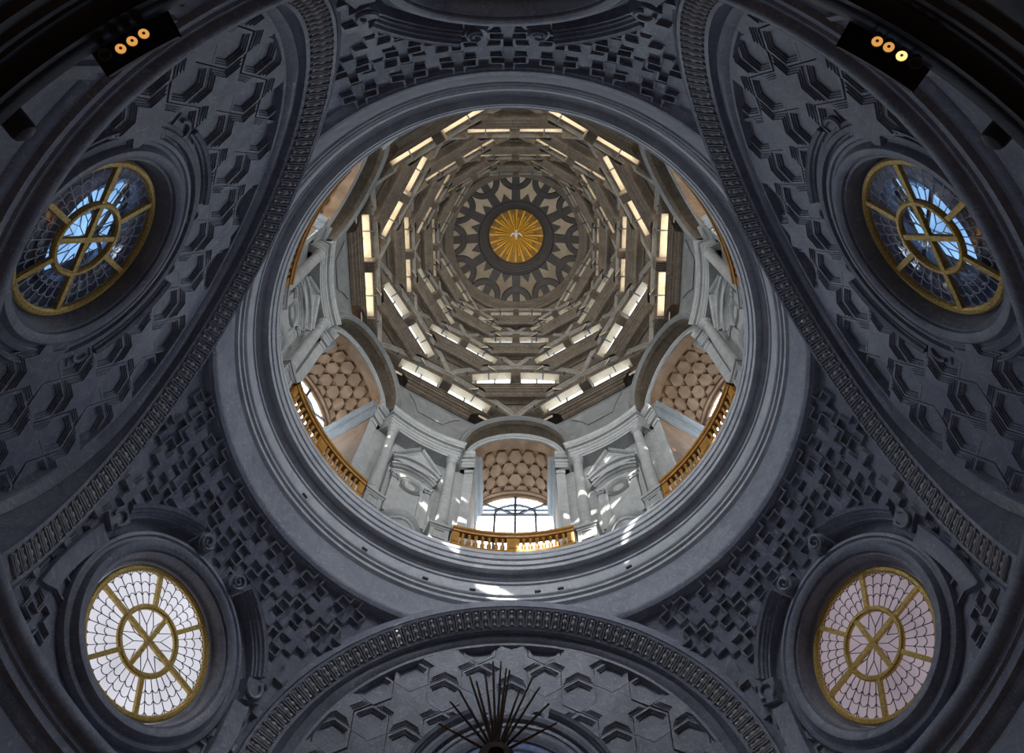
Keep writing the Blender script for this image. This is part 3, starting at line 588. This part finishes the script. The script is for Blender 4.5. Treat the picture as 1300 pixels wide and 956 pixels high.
# balustrades
def baluster_mesh():
    mb = MB(); mb.revolve([(.001, 28.3), (.085, 28.3), (.085, 28.38), (.05, 28.42), (.075, 28.5), (.095, 28.6), (.085, 28.68), (.045, 28.8), (.038, 28.88), (.06, 28.92), (.06, 28.96), (.04, 29.0), (.08, 29.06), (.08, 29.12), (.001, 29.12)], n=10); return mb.mesh('baluster', WOOD, True)
BALM = baluster_mesh()
mb = MB(); mb.revolve([(7.61, 29.13), (7.58, 29.17), (7.58, 29.22), (7.53, 29.26), (7.52, 29.36), (7.56, 29.42), (7.84, 29.42), (7.88, 29.36), (7.87, 29.26), (7.84, 29.13), (7.61, 29.13)], -16.6, 16.6, 24); RAILM = mb.mesh('hand_rail', WOOD, True)
mb = MB(); mb.revolve([(7.60, 28.07), (7.59, 28.24), (7.62, 28.29), (7.84, 28.29), (7.86, 28.07), (7.60, 28.07)], -16.6, 16.6, 24); BASEM = mb.mesh('base_rail', WOOD, True)
def pan(a0, a1):
    mb = MB(); T = lambda v: polar(v.x, v.y, v.z); k = (a1 - a0) / 6
    mb.box(7.64, 7.83, a0, a1, 28.295, 29.125, T=T); mb.box(7.615, 7.64, a0 + k, a1 - k, 28.42, 29.0, T=T); return mb.mesh('panel', WOOD)
PANS = [pan(-16.6, -14.6), pan(-1.75, 1.75), pan(14.6, 16.6)]
for az in (90, 150, 210, 330, 30):
    r = empty('balustrade', az, label='gilded wooden balustrade in front of the window bay at ' + clock(az), category='balustrade', group='gallery balustrades')
    put('hand_rail', RAILM, r); put('base_rail', BASEM, r)
    for p in PANS: put('panel', p, r)
    for s in (1, -1):
        for k in range(7): put('baluster', BALM, r, M=Matrix.Translation(polar(7.725, s * (2.8 + 1.8 * k))))
# bays: barrel vault with raised hexagons, window, inner arch, outer arch
VR, VZ, VX0, VX1 = 1.96, 37.1, 8.02, 10.95
def vault_pt(x, a, r=VR): return Vector((x, r * cos(a), VZ + r * sin(a)))
def vhex():
    s = .362; mb = MB(); loops = [(s, -.02), (s * .98, .09), (s * .90, .11), (s * .86, .09)]
    T = lambda q: vault_pt(q.x, pi / 2 + q.y / VR, VR - q.z); vs = []
    n = 0
    for sc, h in loops: vs += [T(Vector((sc * cos(radians(60 * k + 30)), sc * sin(radians(60 * k + 30)), h))) - vault_pt(0, pi / 2, VR) for k in range(6)]
    mb.add(vs, [(k * 6 + i, k * 6 + (i + 1) % 6, (k + 1) * 6 + (i + 1) % 6, (k + 1) * 6 + i) for k in range(3) for i in range(6)] + [tuple(18 + i for i in range(6))]); return mb.mesh('hexagon_panel', VAULT)
VHEX = vhex()
vm = MB(); vm.grid(10, 30, lambda u, v: vault_pt(VX0 + (VX1 - VX0) * u, -.06 + (pi + .12) * v, VR))
VAULTM = vm.mesh('vault_ceiling', VAULT, True)
mb = MB(); mb.grid(3, 30, lambda u, v: vault_pt(8.0 + .42 * u, pi * v, VR - .05)); mb.grid(1, 30, lambda u, v: vault_pt(8.42, pi * v, VR - .05 + .05 * u)); PLAINB = mb.mesh('plain_band', VAULT, True)
def sweep_arc(prof, R, x, zc, n=40, a0=0.0, a1=pi, lean=0.0):
    mb = MB(); pts, Ns, Bs = [], [], []
    for i in range(n + 1):
        a = a0 + (a1 - a0) * i / n; e = Vector((0, cos(a), sin(a))); pts.append(Vector((x, 0, zc)) + e * R); Ns.append(e); Bs.append(Vector((1, 0, 0)))
    mb.sweep(pts, prof, Ns, Bs, cap=False); return mb
INNER = sweep_arc([(-.02, .5), (-.02, .02), (0, -.02), (.06, -.02), (.08, .0), (.16, .0), (.18, -.05), (.24, -.06), (.27, .0), (.30, .03), (.75, .05)], 2.0, 7.98, 37.12).mesh('inner_arch', DRUM, True)
# outer arch: leans slightly inward; its crown carries the first ring of ribs
F0R, F0Z = 7.25, 40.05
def oarch(th): return Vector((7.37 - .12 * sin(th), 2.45 * cos(th), 37.2 + (F0Z - 37.2) * sin(th)))
def curve_sweep(fn, us, prof):
    mb = MB(); pts, Ns, Bs = [], [], []
    for i, u in enumerate(us):
        p = fn(u); t = (fn(us[min(i + 1, len(us) - 1)]) - fn(us[max(i - 1, 0)])).normalized(); b = X3.copy(); n = t.cross(b).normalized()
        pts.append(p); Ns.append(n); Bs.append(b)
    return pts, Ns, Bs
us = [pi * i / 44 for i in range(45)]
pts, Ns, Bs = curve_sweep(oarch, us, None)
if Ns[22].z > 0: Ns = [-n for n in Ns]
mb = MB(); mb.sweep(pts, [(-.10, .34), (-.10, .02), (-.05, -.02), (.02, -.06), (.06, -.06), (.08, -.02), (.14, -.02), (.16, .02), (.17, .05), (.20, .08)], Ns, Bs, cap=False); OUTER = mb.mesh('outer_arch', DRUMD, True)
mb = MB(); mb.sweep(pts, [(.20, .08), (.21, .30), (.19, .32), (.19, .84)], Ns, Bs, cap=False); OUTSOF = mb.mesh('outer_arch_soffit', RIB, True)  # underside painted dark brown for shade, unlike the grey arch face


WX = 10.9
def window_meshes():
    out = []; r = 1.86
    # panes: lower grid 4 x 2, upper fan
    cols = [-r, -.93, 0, .93, r]
    for i in range(4):
        for (z0, z1) in ((33.2, 35.1), (35.1, 37.0)):
            mb = MB(); mb.add([(WX, cols[i], z0), (WX, cols[i + 1], z0), (WX, cols[i + 1], z1), (WX, cols[i], z1)], [(0, 1, 2, 3)]); out.append(('pane', mb, P_DRUM))
    for (a0, a1) in ((0, 36), (36, 90), (90, 144), (144, 180)):
        mb = MB(); mb.grid(8, 1, lambda u, v: (WX, (.93 + (r - .93) * v) * cos(radians(a0 + (a1 - a0) * u)), 37.0 + (.93 + (r - .93) * v) * sin(radians(a0 + (a1 - a0) * u)))); out.append(('pane', mb, P_DRUM))
        mb = MB(); mb.grid(8, 1, lambda u, v: (WX, .93 * v * cos(radians(a0 + (a1 - a0) * u)), 37.0 + .93 * v * sin(radians(a0 + (a1 - a0) * u)))); out.append(('pane', mb, P_DRUM))
    def bar(y0, z0, y1, z1, w):
        d = Vector((0, y1 - y0, z1 - z0)); L = d.length; d.normalize(); n = Vector((0, -d.z, d.y)); o = Vector((WX - .02, y0, z0)); mb = MB()
        mb.box(-.09, 0, 0, L, -w, w, T=lambda v: o + X3 * v.x + d * v.y + n * v.z); out.append(('muntin', mb, IRON))
    for y in (-.93, 0, .93): bar(y, 33.2, y, 37.0, .05)
    bar(-r, 37.0, r, 37.0, .055); bar(-r, 35.1, r, 35.1, .05); bar(0, 37.0, 0, 37.0 + r, .06); bar(-r, 37.42, r, 37.42, .018)
    for a in (36, 144): bar(0, 37.0, r * cos(radians(a)), 37.0 + r * sin(radians(a)), .045)
    m2 = sweep_arc([(-.045, -.1), (.045, -.1), (.045, 0), (-.045, 0), (-.045, -.1)], .93, WX - .01, 37.0, 24); out.append(('muntin', m2, IRON))
    mb = MB()                                            # fine leading
    for k in range(1, 24): y = -r + 2 * r * k / 24; mb.box(WX - .03, WX - .015, y - .006, y + .006, 33.2, 37.0 + sqrt(max(0, r * r - y * y)))
    for k in range(1, 34): z = 33.2 + .17 * k; hw = r if z < 37 else sqrt(max(0, r * r - (z - 37) ** 2)); mb.box(WX - .03, WX - .015, -hw, hw, z - .006, z + .006)
    out.append(('leading', mb, IRON))
    m3 = sweep_arc([(-.12, .2), (-.12, -.08), (-.05, -.14), (.02, -.14), (.02, -.30), (.08, -.34), (.14, -.34), (.14, .2)], 1.86, WX, 37.0, 36, -.1, pi + .1); out.append(('arched_surround', m3, VAULT))
    mb = MB()
    for s in (1, -1): mb.box(WX - .3, WX + .1, min(s * 1.72, s * 1.9), max(s * 1.72, s * 1.9), 28.1, 37.0)
    mb.box(WX - .3, WX + .1, -1.9, 1.9, 28.1, 33.2); out.append(('surround_wall', mb, DRUM))
    return [(n, b.mesh(n, m, n == 'arched_surround')) for n, b, m in out]
WM = window_meshes()
def with_mat(me, mat):
    m = me.copy(); m.materials.clear(); m.materials.append(mat); return m
WMM = [(n, with_mat(me, P_DRUMM) if n == 'pane' else me) for n, me in WM]
WMS = [(n, with_mat(me, P_DRUMS) if n == 'pane' else me) for n, me in WM]
nwin = 7
for az in (90, 150, 210, 270, 330, 30):
    w = empty('window_%d' % nwin, az, kind='structure', category='window', label='bright arched drum window with dark muntins at ' + clock(az)); nwin += 1
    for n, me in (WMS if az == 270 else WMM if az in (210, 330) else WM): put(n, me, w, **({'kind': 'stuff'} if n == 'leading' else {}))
    v = put('vault_ceiling', VAULTM, None, rz=az, kind='structure', category='vault', label='warm stone barrel vault with raised hexagons at ' + clock(az))
    put('plain_band', PLAINB, v)
    for i in range(4):
        for j in range(-4, 5):
            x = 8.86 + .585 * i; y = (j + (.5 if i % 2 else 0)) * .675
            if abs(y) > VR * (pi / 2) - .3: continue
            a = y / VR
            R = Matrix.Rotation(a, 4, 'X')
            put('hexagon_panel', VHEX, v, M=Matrix.Translation(Vector((x, 0, VZ))) @ R @ Matrix.Translation(Vector((0, 0, VR))))
    a = empty('bay_arch_cornice', az, kind='structure', category='arch', label='double moulded arch framing the window bay at ' + clock(az))
    put('inner_arch', INNER, a); oa = put('outer_arch', OUTER, a); put('soffit', OUTSOF, oa)

# ================================================================ DOME OF STACKED SEGMENTAL ARCHES
R_ = [7.25, 6.40, 5.62, 4.98, 4.42, 3.94, 3.52]; Z_ = [40.05, 41.35, 42.70, 43.70, 44.60, 45.35, 46.00]
def gshape(s): return (1 - min(1, abs(s)) ** 2.1) ** .56
def rib_fn(k):
    rf, zf, rc, zc = R_[k], Z_[k], R_[k + 1], Z_[k + 1]; xf, yh = rf * cos(radians(30)), rf * .5
    return lambda s: Vector((xf + (rc - xf) * gshape(s), s * yh, zf + (zc - zf) * gshape(s)))
def rz_(v, deg): x, y = rot2(v.x, v.y, deg); return Vector((x, y, v.z))
TIER = ['lowest', 'second', 'third', 'fourth', 'fifth', 'sixth']
SS = [sin(radians(-90 + 180 * i / 40)) for i in range(41)]
for k in range(6):
    fn = rib_fn(k); rf, zf, rc, zc = R_[k], Z_[k], R_[k + 1], Z_[k + 1]; xf, yh = rf * cos(radians(30)), rf * .5; sc = max(.55, rf / 7.25); H = zc - zf
    pts, Ns, Bs = curve_sweep(fn, SS, None)
    if Ns[20].z > 0: Ns = [-n for n in Ns]
    def P(l): return [(a * sc, b * sc) for a, b in l]
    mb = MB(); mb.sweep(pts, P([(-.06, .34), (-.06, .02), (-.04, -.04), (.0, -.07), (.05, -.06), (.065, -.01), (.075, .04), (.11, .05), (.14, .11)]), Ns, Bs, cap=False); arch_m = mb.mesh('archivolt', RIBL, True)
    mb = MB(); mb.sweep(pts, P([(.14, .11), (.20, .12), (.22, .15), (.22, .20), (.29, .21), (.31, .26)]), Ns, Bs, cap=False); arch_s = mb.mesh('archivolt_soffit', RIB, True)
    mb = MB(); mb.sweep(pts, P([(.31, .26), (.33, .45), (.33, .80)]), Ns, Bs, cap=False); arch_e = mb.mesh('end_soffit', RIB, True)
    XG = xf + .76 * sc
    mb = MB(); m = 5; vs = []
    for p, n in zip(pts, Ns):
        q = p + n * .31 * sc + X3 * .26 * sc
        vs += [q, q + n * .02, Vector((q.x + .15 * sc, q.y, q.z)) + n * .02, Vector((XG, q.y, q.z)) + n * .05, Vector((XG + .02, q.y, zf - .3))]
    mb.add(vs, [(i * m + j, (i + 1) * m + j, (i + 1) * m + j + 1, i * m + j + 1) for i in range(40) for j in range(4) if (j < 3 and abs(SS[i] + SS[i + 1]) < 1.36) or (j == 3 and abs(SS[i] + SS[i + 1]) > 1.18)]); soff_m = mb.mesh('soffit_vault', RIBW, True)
    # panes each side of the console, with a stone rail between
    panes = []
    zt = lambda y: fn(y / yh).z - .36 * sc
    for (a, b) in ((-.60, -.335), (-.315, -.085), (.085, .315), (.335, .60)):
        mb = MB(); mb.grid(4, 1, lambda u, v: Vector((XG - .012, yh * (a + (b - a) * u), zf + .08 + (zt(yh * (a + (b - a) * u)) - zf - .08) * v))); panes.append(mb.mesh('pane', P_SLIT[k]))
    panes_b = [with_mat(p, P_SLITB[k]) for p in panes]
    mb = MB()
    for y in (-.61, -.325, .325, .61): mb.box(XG - .07, XG - .015, yh * y - .03, yh * y + .03, zf + .05, zt(yh * y))
    munt = mb.mesh('muntin', IRON)
    # sill with stacked mouldings
    XS = xf + .58 * sc
    prof = [(XG + .05, zf + .07), (XS, zf + .07), (XS - .03, zf + .03), (XS - .03, zf - .03), (XS + .06 * sc, zf - .05), (XS + .07 * sc, zf - .10), (XS + .14 * sc, zf - .12), (XS + .16 * sc, zf - .20), (XS + .26 * sc, zf - .22), (XS + .27 * sc, zf - .29), (XS + .4 * sc, zf - .33), (XS + .42 * sc, zf - .40), (XS + .55 * sc, zf - .45), (XS + .80 * sc, zf - .42), (XS + .8 * sc, zf + .07)]
    mb = MB(); Ls = yh * .74; mb.grid(1, len(prof) - 1, lambda u, v: (lambda j: Vector((prof[j][0], (2 * u - 1) * yh * (.70 if j < 4 else max(.46, .72 - .03 * j)), prof[j][1])))(int(round(v * (len(prof) - 1))))); sill_m = mb.mesh('sill_cornice', RIB)
    leak_slabs = []
    for sg in (1, -1):
        mb = MB(); ya, yb = sg * yh * .665, sg * yh * 1.12; mb.box(xf + .12 * sc, XS + 1.25 * sc, min(ya, yb), max(ya, yb), zf + .0, zf + .06); mb.box(XS + .03, XS + 1.3 * sc, min(sg * yh * .40, yb), max(sg * yh * .40, yb), zf - .03, zf + .03); leak_slabs.append(mb.mesh('leak_slab', RIB))  # added slabs close leaks past the sill ends; read as recessed shade
    # console block with flutes
    mb = MB(); wc = .26 * sc; zk = zc - .30 * sc
    mb.box(xf + .16 * sc, XG, -wc, wc, zf + .1, zk)
    cons_m = mb.mesh('console', RIB)
    mb = MB()
    for q in range(5): y = (-.8 + .4 * q) * wc; mb.box(xf + .10 * sc, xf + .17 * sc, y - .13 * wc, y + .13 * wc, zf + .06, zk - .04); mb.box(xf + .12 * sc, XG - .1, y - .13 * wc, y + .13 * wc, zf + .03, zf + .1)
    flute_m = mb.mesh('console_flutes', RIB)
    mb = MB()
    for s in (1, -1):
        for q in (.42, .74): y = s * q * yh; z = fn(s * q).z - .30 * sc; mb.box(xf + .10 * sc, XG, y - .03, y + .03, z - .06, z + .02)
    tie_m = mb.mesh('tie_bar', IRON)
    scr = []
    for s in (1, -1):
        mb = MB(); c = Vector((xf + .34 * sc, s * yh * .70, zf + .22 * sc)); mb.tube([c + Vector((cos(.6 * i) * (.02 + .011 * i) * sc, s * (.05 + .0 * i) * sc, sin(.6 * i) * (.02 + .011 * i) * sc)) for i in range(14)], .03 * sc, 5); mb.box(c.x - .1 * sc, XG, c.y - .05, c.y + .05, zf + .05, zf + .3 * sc); scr.append(mb.mesh('end_scroll', RIB))
    # spandrel between the two arches below, under this sill
    if k == 0: lo = lambda v: rz_(oarch(pi / 2 - (pi / 2) * (1 - v) + 0) if False else oarch(radians(0 + 82 * v)), -30)   # foot -> crown of the bay arch at -30
    else:
        fl = rib_fn(k - 1); lo = lambda v: rz_(fl(1 - .9 * v), -30)
    def spand(u, v, lift=0.0):
        L = lo(v) + Vector((0, 0, 0)); Rr = Vector((L.x, -L.y, L.z)); p = L.lerp(Rr, u); b = 1 - abs(2 * u - 1) ** 7
        if k == 0: cx0 = 7.74 - L.x if v == 0 else 7.74 - lo(0).x
        else: cx0 = 0.05
        xm = XS + .50 * sc; zm = zf - .45
        Lt = lo(1.0); dx = (xm - Lt.x) * v ** 1.2 + cx0 * (1 - v) * .9; dz = (zm - Lt.z) * v ** 1.2 - (0.12 * (1 - v) if k == 0 else 0)
        q = p + Vector((dx * b + .10, 0, dz * b)); return q + Vector((-.75, 0, -.65)) * lift
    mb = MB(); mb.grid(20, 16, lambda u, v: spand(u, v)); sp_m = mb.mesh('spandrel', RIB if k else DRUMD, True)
    mb = MB()
    def pl(u0, u1, v0, v1, i0, i1): return lambda u, v: (u0 + (u1 - u0) * u + (i0 + (i1 - i0) * u) * 0, v0 + (v1 - v0) * v)
    def slab(u0, u1, v0, v1, tp):                           # trapezoid panel raised from the spandrel
        f = lambda u, v, h: spand(.5 + ((u0 + (u1 - u0) * u) - .5) * (1 - tp * (1 - v)), v0 + (v1 - v0) * v, h)
        mb.grid(8, 5, lambda u, v: f(u, v, .05))
        for e in (lambda t, h: f(t, 0, h * .05), lambda t, h: f(t, 1, h * .05), lambda t, h: f(0, t, h * .05), lambda t, h: f(1, t, h * .05)): mb.grid(8, 1, e)
    slab(.27, .73, .42, .86, .25) if k == 0 else slab(.22, .78, .50, .88, .35)
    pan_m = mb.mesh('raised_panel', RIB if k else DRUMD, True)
    for q in range(6):
        az = (0 if k % 2 == 0 else 30) + 60 * q
        r = empty('segmental_arch_cornice', az, kind='structure', category='arch', label='segmental stone arch with slit window, %s tier of the dome, at %s' % (TIER[k], clock(az)), group='segmental arches of the dome')
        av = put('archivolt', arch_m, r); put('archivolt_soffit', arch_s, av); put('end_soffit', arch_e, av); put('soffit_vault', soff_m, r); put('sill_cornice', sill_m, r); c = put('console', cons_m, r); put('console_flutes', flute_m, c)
        s = put('spandrel', sp_m, r); put('raised_panel', pan_m, s); put('tie_bar', tie_m, r); put('muntin', munt, r)
        for p in (panes if 200 < az % 360 < 340 or az in (0, 180) else panes_b): put('pane', p, r)
        for p in scr: put('end_scroll', p, r)
        for p in leak_slabs: put('leak_slab', p, r)
# closing spandrels under the lantern ring
fl = rib_fn(5)
def spand7(u, v):
    L = rz_(fl(1 - .95 * v), -30); Rr = Vector((L.x, -L.y, L.z)); p = L.lerp(Rr, u); b = 1 - abs(2 * u - 1) ** 3
    return p + Vector(((3.62 - rz_(fl(.05), -30).x) * v * b + .06, 0, 0))
mb = MB(); mb.grid(16, 10, spand7); S7 = mb.mesh('spandrel_ceiling', RIB, True)
for q in range(6): put('spandrel_ceiling', S7, None, rz=60 * q, kind='structure', category='spandrel', label='small triangular spandrel under the lantern ring at ' + clock(60 * q))
MB().revolve([(4.6, 46.1), (3.85, 45.98), (3.66, 45.92), (3.64, 46.0), (3.56, 46.03), (3.55, 46.14), (3.60, 46.18), (3.60, 46.28), (3.47, 46.32), (3.46, 46.44), (3.40, 46.48), (3.40, 46.58), (3.30, 46.62), (3.29, 46.72), (3.36, 46.78), (3.62, 46.82)], n=120).build('lantern_cornice', RIB, smooth=True, kind='structure', category='cornice', label='brown moulded ring at the foot of the star lantern')
# ================================================================ LANTERN
lw = empty('lantern_ceiling', kind='structure', category='ceiling', label='pale lit chamber above the star lantern')
MB().revolve([(3.60, 46.8), (3.60, 48.6), (3.35, 49.6), (2.7, 50.5), (1.6, 51.2), (.01, 51.4)], n=72).build('chamber', LANT, lw, smooth=True)
for q in range(12):
    a = 15 + 30 * q
    MB().grid(6, 1, lambda u, v: polar(3.57, a - 5 + 10 * u, 47.0 + .55 * v)).build('lantern_pane', P_LANT, lw)
st = empty('star_lantern', loc=(0, 0, 0), category='lantern', label='dark twelve-pointed stone star ring pierced around the gilded roundel')
def sz(r): return 46.80 + (3.3 - r) / (3.3 - 1.85) * .62
for q in range(12):
    e = polar(1, 30 * q); t = Vector((-e.y, e.x, 0))
    T = lambda v: e * v.x + t * v.y + Z3 * (sz(v.x) + v.z)
    MB().prism([(1.8, -.27), (2.2, -.225), (3.34, -.19), (3.34, .19), (2.2, .225), (1.8, .27)], -.10, .12, T=T).build('star_bar', STAR, st)
    mb = MB(); n = 18; vs = []
    for i in range(n + 1):
        b = radians(90 + 180 * i / n)
        for (rr, h) in ((.56, .12), (.56, -.07), (.60, -.12), (.84, -.12), (.88, -.07), (.88, .14)): vs.append(T(Vector((3.44 + rr * cos(b), rr * sin(b), h))))
    mb.add(vs, [(i * 6 + j, (i + 1) * 6 + j, (i + 1) * 6 + j + 1, i * 6 + j + 1) for i in range(n) for j in range(5)]); mb.build('eyebrow_arc', STAR, st, smooth=True)
    MB().prism([(3.0, -.05), (3.4, -.05), (3.4, .05), (3.0, .05)], -.05, .1, T=T).build('eyebrow_bar', STAR, st)
    e2 = polar(1, 30 * q + 15); t2 = Vector((-e2.y, e2.x, 0)); T2 = lambda v: e2 * v.x + t2 * v.y + Z3 * (sz(v.x) + v.z)
    MB().prism([(1.84, -.36), (2.44, 0), (1.84, .36)], -.08, .16, T=T2).build('star_tooth', STAR, st)
MB().revolve([(2.02, 47.55), (2.0, 47.28), (1.94, 47.22), (1.86, 47.24), (1.84, 47.34), (1.74, 47.38), (1.73, 47.50), (1.64, 47.54), (1.63, 47.66), (1.54, 47.70), (1.53, 47.80), (1.46, 47.86), (1.445, 47.92), (1.50, 47.98), (2.0, 47.9), (2.02, 47.55)], n=80).build('roundel_rim', STAR, st, smooth=True)
su = empty('sunburst_roundel', loc=(0, 0, 0), category='roundel', label='gilded sunburst roundel with white dove at the top of the dome')
def dz(r): return 48.36 - .24 * (r / 1.75) ** 2
MB().revolve([(.001, dz(0)), (.4, dz(.4)), (.8, dz(.8)), (1.2, dz(1.2)), (1.6, dz(1.6)), (1.8, dz(1.8))], n=64).build('painted_disc', UMBER, su, smooth=True)
for q in range(40):
    a = 9 * q + (0 if q % 2 else 1.5); L = (1.62, 1.15, 1.45, .95)[q % 4]; w = (.07, .04, .055, .035)[q % 4]
    e = polar(1, a); t = Vector((-e.y, e.x, 0))
    mb = MB(); vs = [e * r + t * y + Z3 * (dz(r) - h) for r, y, h in ((.1, -.012, .02), (.1, .012, .02), (L, w, .03), (L, -w, .03), (.1, 0, .05), (L, 0, .07))]
    mb.add(vs, [(0, 4, 5, 3), (4, 1, 2, 5), (3, 5, 2)]); mb.build('gilded_ray', GOLDP, su)
dv = empty('dove', loc=(0, 0, 0)); dv.parent = su
mb = MB(); mb.sphere((0, .0, 48.22), .11, 10, 7, (.8, 1.7, .7)); mb.sphere((0, .21, 48.22), .065, 8, 6); mb.build('body', WHITE, dv, smooth=True)
for s in (1, -1):
    mb = MB(); mb.prism([(s * .05, -.06), (s * .2, -.02), (s * .36, .12), (s * .30, -.04), (s * .20, -.15), (s * .06, -.12)], 48.2, 48.25); mb.build('wing', WHITE, dv)
mb = MB(); mb.prism([(-.03, -.12), (.03, -.12), (.1, -.3), (0, -.27), (-.1, -.3)], 48.2, 48.24); mb.build('tail', WHITE, dv)

# ================================================================ SMALL THINGS
# spikes of the altar glory standing below the bottom arch
gl = empty('altar_glory', loc=(0, 0, 9.75), category='glory', label='thin dark metal spikes of the altar glory in front of bottom arch')
MB().revolve([(.10, -.06), (.2, -.05), (.24, 0), (.2, .05), (.10, .06), (.10, -.06)], n=24, T=lambda p: Vector((p.x, p.z, p.y))).build('hub_ring', RUST, gl, smooth=True)
MB().tube([(0, 0, -11.3), (0, 0, -.2)], [.12, .06], 10).build('stem', RUST, gl)
for dx, dy in ((-42, 107), (-32, 100), (-21, 116), (-10, 131), (2, 131), (10, 120), (15, 117), (30, 88), (48, 106), (58, 92), (-56, 88), (-66, 70), (70, 68), (-78, 40), (80, 42)):
    d = Vector((dx / 97, 0, dy / 67)); MB().tube([d * .12, d], [.022, .014], 6).build('spike', RUST, gl)
# spotlights and floodlights standing on the dark ledge in the two top corners
def aim_frame(p, tgt):
    z = (Vector(tgt) - p).normalized(); x = z.cross(Z3).normalized(); y = z.cross(x); return frame(p, x, y, z)
def spotlight(az, r, z, label, lens, grp):
    o = empty('spotlight', 0, loc=polar(r, az, z), label=label, category='spotlight', group=grp)
    M = aim_frame(Vector((0, 0, 0)), Vector((0, -3.5, 0)) - Vector(o.location)); T = lambda v: M @ v
    MB().revolve([(.001, -.10), (.04, -.10), (.055, -.06), (.06, 0), (.075, .06), (.078, .09), (.066, .09), (.06, .04), (.001, .03)], n=16, T=T).build('lamp_body', BLACK, o, smooth=True)
    MB().revolve([(.02, .06), (.064, .075)], n=16, T=T).build('lens', lens, o)
    MB().tube([(0, 0, .06), (0, 0, 11.84 - .015 - z)], .014, 6).build('yoke', BLACK, o)
def tray(az0, az1, label):
    mb = MB(); mb.revolve([(9.86, 11.84), (9.86, 11.98), (10.31, 11.98), (10.31, 11.84), (9.86, 11.84)], az0, az1, 12)
    mb.build('lamp_tray', BLACK, None, label=label, category='tray')
    return
ORD = ['first', 'second', 'third', 'fourth']
for side_, lst, lens in (('left', [(-118.3, 10.06), (-117.1, 10.02), (-116.1, 10.03), (-115.1, 10.04)], [BLACK, LENSO, LENSO, LENSO]), ('right', [(-62.9, 10.06), (-62.0, 10.07), (-60.9, 10.06), (-59.8, 10.08)], [LENSO, LENSO, LENSB, BLACK])):
    for k, (a, r) in enumerate(lst):
        spotlight(a, r, 11.56 if side_ == 'left' else 11.36, 'small %s spotlight on the top %s corner ledge, %s from the left' % ('unlit black' if lens[k] is BLACK else ('bright yellow' if lens[k] is LENSB else 'orange'), side_, ORD[k]), lens[k], 'ledge spotlights at top ' + side_)
tray(-119.8, -113.6, 'dark projecting ledge block carrying the spotlights in the top left corner'); tray(-64.2, -57.6, 'dark projecting ledge block carrying the spotlights in the top right corner')
for a, r, nm in ((-128.3, 10.22, 'left'), (-49.9, 10.28, 'right')):
    o = empty('floodlight', 0, loc=polar(r, a, 12.12), label='grey cylindrical floodlight at the %s edge near the top corner' % nm, category='floodlight')
    e = polar(1, a); M = aim_frame(Vector((0, 0, 0)), -e * 1.0 + Z3 * -.15); T = lambda v: M @ v
    MB().revolve([(.001, -.3), (.15, -.3), (.17, -.1), (.17, .18), (.15, .24), (.08, .28), (.001, .285)], n=24, T=T).build('housing', IRON, o, smooth=True)
    MB().tube([(0, 0, -.30), (0, 0, -.12)], .03, 6).build('bracket', BLACK, o)
